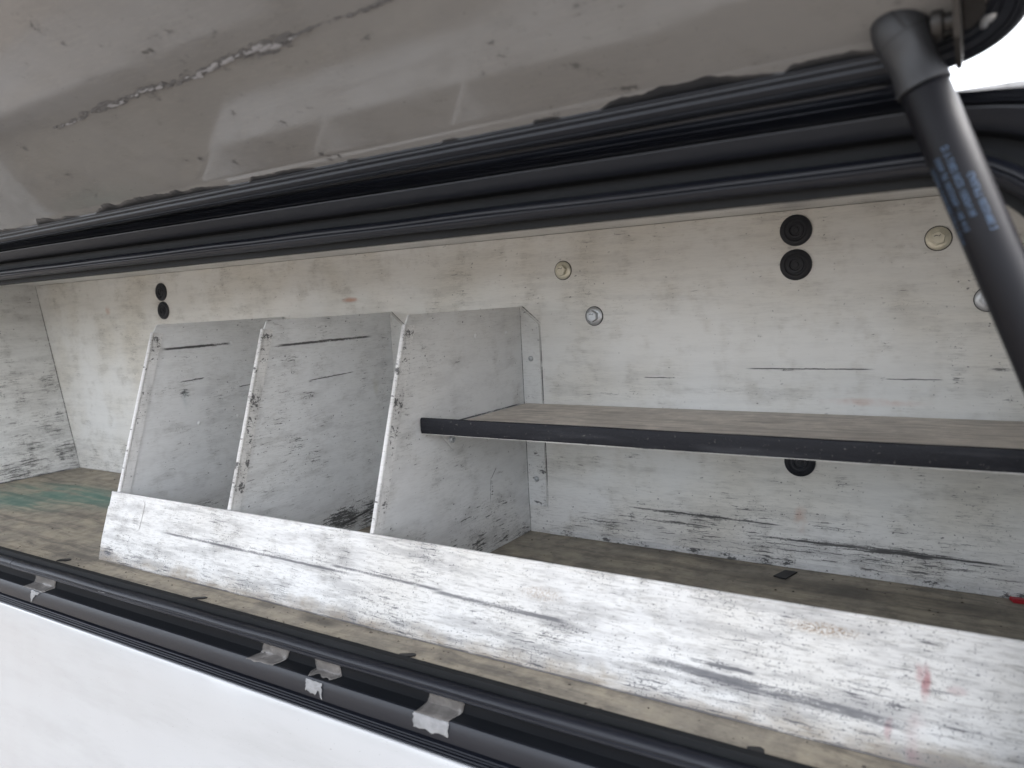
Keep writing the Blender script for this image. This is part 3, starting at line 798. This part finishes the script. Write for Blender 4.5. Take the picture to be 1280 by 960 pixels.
# ---------------------------------------------------------------- torn tape left on the sill
SILL = [(.0130, -.4602), (.0188, -.4586), (.0202, -.4540), (.0215, -.4470), (.0300, -.4455), (.0385, -.4455), (.0400, -.4600), (.0418, -.4618), (.0480, -.4632), (.0590, -.4642)]
def sill_pt(q):
    q = max(0, min(q, len(SILL) - 1.001)); i = int(q); f = q - i
    a, b = SILL[i], SILL[i + 1]
    o = a[0] + (b[0] - a[0]) * f; y = a[1] + (b[1] - a[1]) * f
    return y, OZ0 - o
def tape(label, x0, x1, qa, qb, seed, mat='tape', bridge=False, lean=0.0, taper=0.0, rag=.25):
    bm = bmesh.new()
    nx, nq = 12, 14
    g_ = []
    for i in range(nx + 1):
        row = []
        u = i / nx
        e0 = qa + rag * mnoise.noise(Vector((u * 3.0 + seed, 0, 0))) + taper * u * .3
        e1 = qb + rag * 1.6 * mnoise.noise(Vector((u * 4.5 + seed, 9, 0))) + .2 * mnoise.noise(Vector((u * 17 + seed, 4, 0))) - taper * u
        for j in range(nq + 1):
            f = j / nq
            q = e0 + (e1 - e0) * f
            y, z = sill_pt(q)
            if bridge and 1.0 < q < 6.5:      # the strip spans the recess instead of following it
                ya, za = sill_pt(1.0); yb, zb = sill_pt(6.5); w = (q - 1.0) / 5.5
                y = ya + (yb - ya) * w + .0050 * math.sin(w * math.pi); z = za + (zb - za) * w - .0010 * math.sin(w * math.pi)
            x = x0 - .010 + (x1 - x0) * u + lean * f + .003 * mnoise.noise(Vector((u * 2 + seed, f * 5, 3)))
            lift = .0004 + .0005 * (mnoise.noise(Vector((u * 4 + seed, f * 6, 1))) + .5)
            row.append(bm.verts.new((x, y - lift * .8, z + lift * .5)))
        g_.append(row)
    for A, B_ in zip(g_, g_[1:]):
        for j in range(nq): bm.faces.new((A[j], B_[j], B_[j + 1], A[j + 1]))
    o = bm_obj('tape_piece', bm, mat, None, smooth=60)
    md = o.modifiers.new('thickness', 'SOLIDIFY'); md.thickness = .00012
    return tag(o, label, 'tape', 'torn tape on the sill')
tape('torn brown tape over the recess beside the joint in the bulb seal', -.572, -.515, 1.0, 6.4, 1, lean=-.020)
tape('pointed white tape scrap on the grey ledge beside the seal joint', -.565, -.540, 6.6, 9.0, 2, 'tapewhite', taper=2.0)
tape('small pale tape scrap on the bulb seal by the front panel corner', -.385, -.357, .0, 1.2, 3, 'tapewhite', taper=.9)
tape('crumpled brown tape flap across the recess, with a pointed end', -.062, -.018, .6, 7.0, 4, lean=-.026, rag=.45, taper=.8)
tape('flat torn brown tape patch lying inside the recess', .008, .046, 2.8, 5.6, 5, rag=.5)
tape('jagged white tape scrap on the grey ledge between two brown tapes', .010, .034, 7.0, 8.6, 6, 'tapewhite', rag=.5)
tape('largest brown tape piece lying across the recess of the sill', .176, .218, .5, 6.6, 7, lean=-.020, rag=.15)
tape('straight white tape end stuck on the grey ledge below the largest tape', .157, .199, 6.6, 8.6, 8, 'tapewhite', rag=.15)

# ---------------------------------------------------------------- loose bits on the floor
def chip(name, label, cat, x, y, lx, ly, rz, mat, h=.0012, seed=0, z=.0002):
    bm = bmesh.new()
    k = 9
    lo, hi = [], []
    for i in range(k):
        a = 2 * math.pi * (i + .5) / k
        sq = 1 / max(abs(math.cos(a)), abs(math.sin(a)))
        sq = min(sq, 1.22) * (1 + .18 * mnoise.noise(Vector((i * .9, seed, 0))))
        px, py = math.cos(a) * lx * sq, math.sin(a) * ly * sq
        c, s = math.cos(rz), math.sin(rz)
        q = (x + px * c - py * s, y + px * s + py * c)
        lo.append(bm.verts.new((q[0], q[1], z))); hi.append(bm.verts.new((q[0], q[1], z + h * (1 + .5 * mnoise.noise(Vector((i, seed, 4)))))))
    bm.faces.new(hi); bm.faces.new(lo[::-1])
    for i in range(k): bm.faces.new((lo[i], lo[(i + 1) % k], hi[(i + 1) % k], hi[i]))
    return tag(bm_obj(name, bm, mat), label, cat)
slabp = [(.3765, -.0430, .0003), (.3925, -.0470, .0003), (.4000, -.0175, .0003), (.3850, -.0165, .0003)]
tag(slab('metal_plate', 'chip', None, slabp, (0, 0, 1), .0016, .0003), 'small dark square plate lying on the floor below the shelf', 'plate')
chip('rubber_scrap', 'black rubber scrap on the floor strip between seal and middle pocket', 'scrap', -.2435, -.4145, .010, .0028, .55, 'chip', seed=1)
chip('rubber_scrap', 'dark crumb on the floor near the bulb seal joint', 'scrap', -.5783, -.4100, .010, .0045, .5, 'chip', seed=2)
chip('rubber_scrap', 'black rubber scrap on the floor strip across from the widest tape piece', 'scrap', .1029, -.4165, .009, .0035, .5, 'chip', seed=3)
chip('rubber_scrap', 'thick black scrap on the floor strip in front of the red streaked panel end', 'scrap', .4595, -.4230, .0065, .005, .3, 'chip', h=.004, seed=4)
tag(slab('plastic_strip', 'red', None, [(.6225, -.0062, .0002), (.668, -.0062, .0002), (.668, -.0150, .0002), (.6265, -.0150, .0002)], (0, 0, 1), .0045, .0008), 'red plastic strip on the floor against the back wall', 'strip')

# grit and crumbs swept along the floor
bm = bmesh.new()
rg = random.Random(11)
for i in range(420):
    z_ = rg.random()
    if z_ < .55: x, y = rg.uniform(-.75, .66), rg.uniform(-.435, -.386)
    elif z_ < .75: x, y = rg.uniform(-1.25, -.55), rg.uniform(-.43, -.01)
    else: x, y = rg.uniform(.02, .66), -.004 - .10 * rg.random() ** 2
    r = .0005 + .0016 * rg.random() ** 3
    h = r * rg.uniform(.5, 1.0)
    a0 = rg.random() * 6.28
    v = [bm.verts.new((x + r * rg.uniform(.7, 1.4) * math.cos(a0 + k * 1.57), y + r * rg.uniform(.6, 1.2) * math.sin(a0 + k * 1.57), .0001)) for k in range(4)]
    tp_ = bm.verts.new((x, y, .0001 + h))
    for k in range(4): bm.faces.new((v[k], v[(k + 1) % 4], tp_))
M['grit'] = plain('grit', (.15, .125, .10), .8, var=.5, scale=70, bump=0)
gr = bm_obj('grit', bm, 'grit')
gr['kind'] = 'stuff'
tag(gr, 'fine dark grit and crumbs scattered over the toolbox floor', 'grit')
